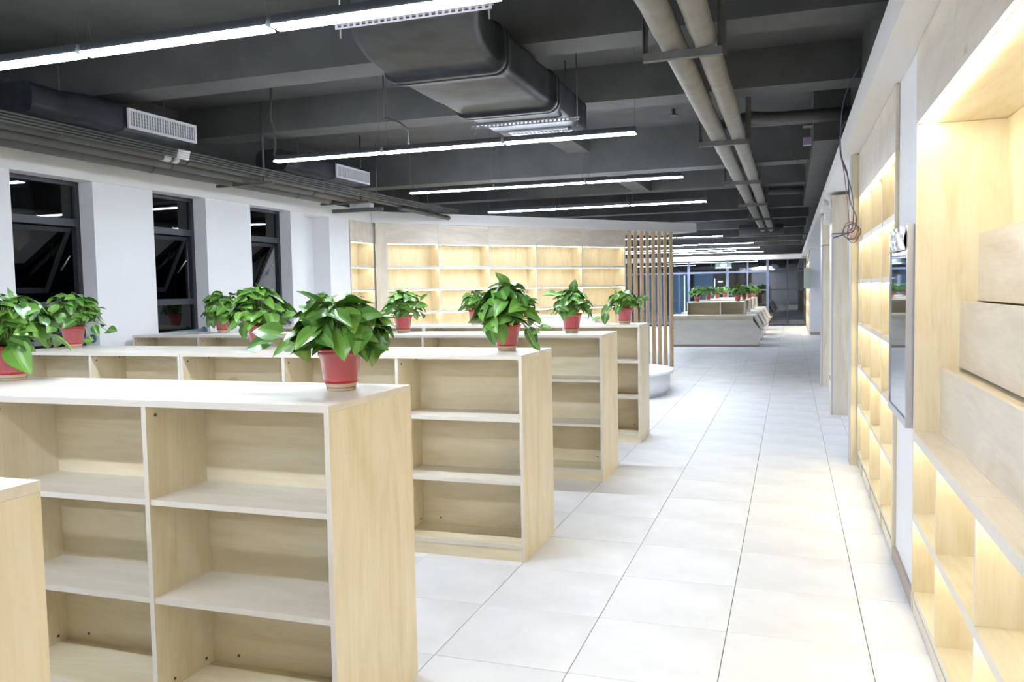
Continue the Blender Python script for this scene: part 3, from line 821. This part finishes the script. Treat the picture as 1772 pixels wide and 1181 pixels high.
# small ceiling items
sd = thing('heat_detector', 'red and white fire detector on a small arm above the second lamp', 'detector', (-.50, 4.30, 3.0))
MB().lathe([(.045, .05), (.05, .055), (.05, .075), (.03, .08)], 20).build('base', M_WP, sd)
MB().lathe([(.022, .0), (.034, .01), (.040, .045), (.042, .05)], 20).build('red_body', plain('red_plastic', (.55, .03, .03, 1), .35), sd)
MB().tube([(0, 0, .08), (0, 0, ZC - 3.0)], .005, 6).build('rod', M_ROD, sd)
MB().tube([(-.05, 0, -.01), (.26, .05, -.004)], .005, 6).build('arm', M_GRILLE, sd)
sk = thing('sprinkler_head', 'small sprinkler head under the ceiling slab near the lagged pipes', 'sprinkler', (.16, 6.80, 3.62))
MB().lathe([(.05, .0), (.05, .012), (.018, .014), (.018, .08)], 16).build('rosette', M_STEEL, sk)
mt = thing('ceiling_hook', 'dark ceiling hook and short hose above the second pendant lamp', 'fitting', (-1.98, 4.02, 3.0))
MB().tube([(0, 0, -.02), (0, 0, .12), (.0, -.01, .14), (-.06, -.06, .20), (-.2, -.1, .25)], .009, 8).build('hose', M_STEEL, mt)
MB().lathe([(.03, -.04), (.035, -.02), (.012, -.01), (.012, .02)], 14).build('cap', M_GRILLE, mt)
MB().tube([(-.2, -.1, .25), (-.2, -.1, .70)], .005, 6).build('rod', M_ROD, mt)
pc = MB().tube([(-3.38, 3.86, ZC), (-3.385, 3.86, 3.52), (-3.40, 3.86, 3.35), (-3.36, 3.86, 3.2), (-3.35, 3.86, 3.08), (-3.37, 3.86, 2.98), (-3.36, 3.86, 2.94)], .011, 8)
pc = pc.build('power_cord', M_STEEL, P2); pc.matrix_parent_inverse = Matrix.Translation((3.37, -3.86, -2.9))
pc = MB().tube([(-3.33, 6.87, ZC), (-3.32, 6.87, 3.4), (-3.345, 6.87, 3.2), (-3.33, 6.87, 3.05), (-3.26, 6.87, 2.955)], .007, 8)
pc = pc.build('power_cord', M_STEEL, P3); pc.matrix_parent_inverse = Matrix.Translation((3.34, -6.87, -2.9))
jb = thing('junction_box', 'small dark control box with loose wires on the long ceiling beam', 'box', (1.60, 6.2, 3.28))
box('housing', 0, .095, 0, .16, 0, .17, M_STEEL, jb)
box('lilac_connector', .0, .09, .02, .10, -.20, -.12, plain('lilac_plastic', (.36, .30, .48, 1), .5), jb)
MB().tube([(0, .05, .08), (-.12, .05, .02), (-.12, .05, -.30), (.02, .05, -.42), (.09, .05, -.2)], .006, 6).build('loose_wire', M_STEEL, jb)

# loose cables at the soffit edge
cb = thing('cable_coil', 'loose coil of blue, red and grey cables hanging before the lit bookcase', 'cable', (0, 4.36, 0))
M_CB = plain('blue_cable', lin(84, 96, 128), .5); M_CR = plain('red_cable', lin(168, 112, 104), .5); M_CG = plain('grey_cable', lin(105, 100, 110), .5)
def smooth(pts, n=6):
    out = []; P = [Vector(p) for p in pts]
    for i in range(len(P) - 1):
        p0, p1, p2, p3 = P[max(i - 1, 0)], P[i], P[i + 1], P[min(i + 2, len(P) - 1)]
        for k in range(n):
            t = k / n
            out.append(.5 * ((2 * p1) + (-p0 + p2) * t + (2 * p0 - 5 * p1 + 4 * p2 - p3) * t * t + (-p0 + 3 * p1 - 3 * p2 + p3) * t ** 3))
    out.append(P[-1]); return out
MB().tube(smooth([(1.99, -.3, 3.32), (1.90, -.12, 3.14), (1.875, 0, 2.91), (1.88, 0, 2.68), (1.93, 0, 2.52), (1.95, 0, 2.30), (2.0, -.02, 2.15), (1.98, -.04, 2.04), (1.93, -.02, 2.02), (1.87, 0, 2.0), (1.82, 0, 1.985)]), .006, 6).build('cable', M_CB, cb)
MB().tube(smooth([(1.97, -.1, 3.0), (1.88, 0, 2.89), (1.875, 0, 2.68), (1.93, -.01, 2.5), (1.975, -.01, 2.3), (1.975, -.01, 2.10), (1.95, -.02, 2.04)]), .0045, 6).build('cable', M_CG, cb)
MB().tube(smooth([(1.875, 0, 2.68), (1.90, -.01, 2.55), (1.93, -.01, 2.3), (1.945, -.02, 2.1), (1.94, -.03, 2.0)]), .004, 6).build('cable', M_CR, cb)
for k, (rx, rz_, m) in enumerate(((.055, .075, M_CR), (.07, .06, M_CB), (.045, .085, M_CG), (.035, .05, M_CR))):
    MB().tube([(1.955 + rx * math.cos(a) + .01 * k, -.02 - .01 * k, 2.04 - .01 * k + rz_ * math.sin(a)) for a in [i * 2 * PI / 20 for i in range(21)]], .0038, 6).build('coil', m, cb)

# ---------------------------------------------------------------- potted plants
def leaf_mesh(L, Wf, fold, droop, twist, seed):
    rgl = random.Random(seed); NU, NV = 8, 6
    me = MB()
    for i in range(NU + 1):
        u = i / NU
        wv = Wf * L * (math.sin(PI * min(1, u ** .62)) ** .8 if 0 < u < 1 else 0.0) * .5
        if i == 0: wv = Wf * L * .16
        for j in range(NV + 1):
            v = j / NV * 2 - 1
            x = v * wv
            y = u * L - .10 * L * abs(v) * (1 - u) ** 3
            z = fold * abs(x) - droop * L * u * u + .02 * L * math.sin(u * 9 + seed) * abs(v) + twist * x * u
            me.v.append((x, y, z))
    for i in range(NU):
        for j in range(NV):
            a = i * (NV + 1) + j
            me.f.append((a, a + 1, a + NV + 2, a + NV + 1)); me.sm.append(True)
    m = bpy.data.meshes.new('leaf'); m.from_pydata(me.v, [], me.f); m.materials.append(M_LEAF)
    m.polygons.foreach_set('use_smooth', me.sm); m.update()
    return m
LEAVES = [leaf_mesh(.12, w_, f, d, t, s) for (w_, f, d, t, s) in ((.78, .35, .25, .2, 1), (.86, .22, .35, -.2, 2), (.70, .5, .15, .3, 3), (.80, .3, .45, -.3, 4), (.92, .18, .28, .15, 5), (.66, .42, .3, -.1, 6))]

POT_H = .165
def make_pot(t, s=1.0):
    k = s
    MB().lathe([(.058 * k, .012), (.060 * k, .03), (.0655 * k, .034), (.082 * k, .135 * k), (.086 * k, .137 * k), (.087 * k, .155 * k)], 28).build('pot_body', M_POT, t)
    MB().lathe([(.052 * k, 0), (.056 * k, .003), (.0612 * k, .030), (.0612 * k, .031)], 28).build('pot_base', M_POTB, t)
    MB().lathe([(.0648 * k, .030), (.0672 * k, .036), (.0672 * k, .040), (.066 * k, .044)], 28).build('pot_line', M_POTL, t)
    MB().lathe([(.088 * k, .153 * k), (.094 * k, .156 * k), (.095 * k, .163 * k), (.089 * k, .166 * k)], 28).build('pot_rim', M_RIM, t)
    MB().lathe([(.080 * k, .156 * k), (.080 * k, .1672 * k)], 20).build('soil', M_SOIL, t)

def leaf_matrix(pos, fwd, nrm, sc):
    f = fwd.normalized(); n = (nrm - nrm.dot(f) * f).normalized(); x = f.cross(n)
    m = Matrix((x, f, n)).transposed().to_4x4()
    return Matrix.Translation(pos) @ m @ Matrix.Scale(sc, 4)

def plant_leaves(rx, h, n, seed, size, extra=(), top=None):
    """list of (matrix) and stems for a dome of half-width rx and height h above the rim"""
    rg = random.Random(seed); out = []; st = MB()
    z0 = .165
    n = int(n * 1.35); size *= .84
    for k in range(n):
        q = (k + .5) / n
        el = math.asin(1 - q * 1.12) if q * 1.12 < 1 else -.12 - .25 * rg.random()
        az = k * 2.39996 + rg.uniform(-.35, .35)
        rr_ = rg.uniform(.62, .88) if k % 3 else rg.uniform(.35, .6)
        c, s_ = math.cos(el), math.sin(el)
        hx = math.cos(az); hy = math.sin(az)
        sc = size * rg.uniform(.72, 1.15)
        outw = Vector((hx, hy, 0)); UP = Vector((0, 0, 1))
        if k % 5 == 2:                       # free leaves that stand out of the dome
            pos = Vector((hx * c * rx * rr_ * .86, hy * c * rx * rr_ * .86, z0 + .035 + max(-.02, s_) * h * rr_ * .90))
            tilt = rg.uniform(-.55, .55) + (el * .75) - .1
            fwd = outw * math.cos(tilt) + UP * math.sin(tilt) + Vector((-hy, hx, 0)) * rg.uniform(-.75, .75)
            nrm = UP + outw * rg.uniform(.1, .9) + Vector((rg.uniform(-.4, .4), rg.uniform(-.4, .4), 0))
        else:                                # leaves lying over the dome, tips hanging outwards
            q_ = rg.uniform(.62, .93)
            el2 = el + .22
            c2, s2 = math.cos(el2), math.sin(el2)
            pos = Vector((hx * abs(c2) * rx * q_, hy * abs(c2) * rx * q_, z0 + .03 + max(-.03, s2) * h * q_))
            rad = (outw * c + UP * max(s_, .05)).normalized()
            tan = (outw * max(s_, .0) - UP * c).normalized()
            side = rad.cross(tan)
            a_ = rg.uniform(-1.25, 1.25)
            fwd = tan * math.cos(a_) * (.30 + .7 * max(0, s_)) + side * math.sin(a_) + rad * rg.uniform(.15, .65)
            nrm = rad + UP * (.25 + .5 * (1 - max(0, s_))) + Vector((rg.uniform(-.25, .25), rg.uniform(-.25, .25), rg.uniform(-.1, .2)))
        out.append((leaf_matrix(pos, fwd, nrm, sc), k % 6))
        base = Vector((hx * .045 * rg.random(), hy * .045 * rg.random(), z0 - .002))
        mid = (base + pos) / 2 + Vector((hx * .015, hy * .015, .02))
        st.tube(smooth([base, mid, pos], 3), [.0026] * 7, 5, False)
    for (dx, dy, dz, fx, fz, sc) in extra:
        pos = Vector((dx, dy, z0 + dz)); fwd = Vector((fx, -.25, fz))
        out.append((leaf_matrix(pos, fwd, Vector((0, -.75, .8)), sc), rg.randrange(6)))
        base = Vector((.05 * (1 if dx > 0 else -1), 0, z0))
        mid = Vector((dx * .55, dy * .5, z0 + max(dz * .3, -.01) + .03))
        st.tube(smooth([base, mid, pos], 4), [.0026] * 9, 5, False)
    return out, st

def plant(x, y, z, rx, h, n, seed, size, label, extra=(), potk=1.0, rz=0):
    t = thing('potted_pothos', label, 'plant', (x, y, z), rz, 'potted pothos on the low bookcases')
    make_pot(t, potk)
    mats, st = plant_leaves(rx, h, n, seed, size, extra)
    st.build('stems', M_STEM, t)
    for m, k in mats:
        o = bpy.data.objects.new('leaf', LEAVES[k]); COL.objects.link(o); o.parent = t; o.matrix_local = m
    return t
HC = 1.213
EX = lambda *a: a
plant(-.185, -.40, HC, .180, .170, 74, 11, 1.22, 'largest potted pothos, on the front bookcase end, bushy dome of broad leaves',
      extra=((-.24, -.05, .055, -1, .35, 1.0), (-.27, -.06, .03, -1, -.1, .95), (-.17, -.06, .02, -1, -.35, .9), (.13, -.04, .03, 1, -.1, .85), (.12, -.06, .12, 1, .3, .8)))
plant(-1.97, -.33, HC, .185, .225, 64, 12, 1.15, 'potted pothos cut off by the left edge of the photo',
      extra=((.10, -.07, .0, .8, -.8, 1.3), (.11, -.05, .08, 1, .1, 1.0), (.10, -.02, .14, 1, .4, 1.0)))
plant(-.21, 1.66, HC, .190, .245, 80, 13, 1.18, 'tall spiky-topped potted pothos near the aisle end of the second row',
      extra=((.16, -.05, -.03, .5, -.9, 1.0), (-.06, -.10, -.0, .1, -1, 1.0), (.01, -.11, -.0, .1, -1, 1.0), (.24, -.06, -.02, 1, .1, .6), (.20, -.08, -.12, .7, -.5, .5), (.19, -.07, -.06, .7, .3, .5)))
plant(-2.03, 1.66, HC, .215, .26, 70, 14, 1.15, 'broad potted pothos in the middle of the second row',
      extra=((.20, 0, .06, 1, .25, .9), (-.05, -.1, 0, .05, -1, .8), (-.2, -.03, .04, -1, -.2, .8)))
plant(-3.71, 1.66, HC, .205, .235, 60, 15, 1.05, 'potted pothos at the window end of the second row with one stray leaf',
      extra=((.24, -.03, -.0, .6, -.8, .75), (.37, -.04, -.03, 1, .1, .8), (.24, -.06, -.11, -1, .3, .6)))
plant(-.34, 3.78, HC, .175, .185, 64, 16, 1.0, 'potted pothos with a raised top leaf near the aisle end of the third row',
      extra=((.02, 0, .19, .15, 1, .9), (-.14, -.03, .17, -1, .2, .9), (-.04, -.1, .02, .05, -1, .7)))
plant(-1.97, 3.78, HC, .195, .215, 60, 17, .98, 'potted pothos in the third row before the lit diagonal bookcase',
      extra=((.15, -.05, .02, .4, -1, .6), (.2, -.02, .13, 1, .8, .9), (.17, -.02, .08, 1, .3, .8)))
plant(-3.99, 3.78, HC, .185, .235, 58, 18, 1.05, 'potted pothos at the window end of the third row drooping over its pot',
      extra=((-.1, -.06, .0, -.5, -.9, 1.0), (-.03, -.1, -.0, 0, -1, 1.0), (.05, -.1, .02, .1, -1, .95)))
plant(-.205, 5.52, HC, .185, .17, 56, 19, .95, 'potted pothos with a trailing stem at the aisle end of the fourth row',
      extra=((-.16, -.05, .02, -.8, -.6, 1.0), (-.18, -.08, -.06, -.2, -.8, .95), (-.25, -.1, -.10, -1, -.2, .8), (.17, 0, .1, 1, .2, .8)))
plant(-1.91, 5.52, HC, .17, .19, 52, 20, .9, 'potted pothos in the fourth row half hidden by the tall spiky plant')
plant(-3.94, 5.52, HC, .17, .21, 52, 21, .9, 'potted pothos in the fourth row behind the largest plant, dark foliage')

def far_plant(x, y, z, seed, label):
    t = thing('potted_pothos', label, 'plant', (x, y, z), 0, 'potted pothos on the far desks')
    make_pot(t, 1.0)
    mats, st = plant_leaves(.235, .24, 44, seed, 1.25)
    b = MB()
    for m, k in mats:
        me = LEAVES[k]; n0 = len(b.v)
        b.v += [tuple(m @ v.co) for v in me.vertices]
        b.f += [tuple(n0 + i for i in p.vertices) for p in me.polygons]; b.sm += [True] * len(me.polygons)
    tag(b.build('foliage', M_LEAF, t), kind='stuff')
    return t
for k, y in enumerate((19.1, 21.8, 24.4, 27.2)):
    far_plant(-.94 + .05 * k, y + .65, 1.19, 40 + k, ['potted pothos at the left end of the nearest far desk', 'potted pothos on the left of the second far desk', 'potted pothos on the left of the third far desk', 'potted pothos on the left of the farthest desk'][k])
    far_plant(.13 + .03 * k, y + .65, 1.19, 50 + k, ['potted pothos at the right end of the nearest far desk', 'potted pothos on the right of the second far desk', 'potted pothos on the right of the third far desk', 'potted pothos on the right of the farthest desk'][k])
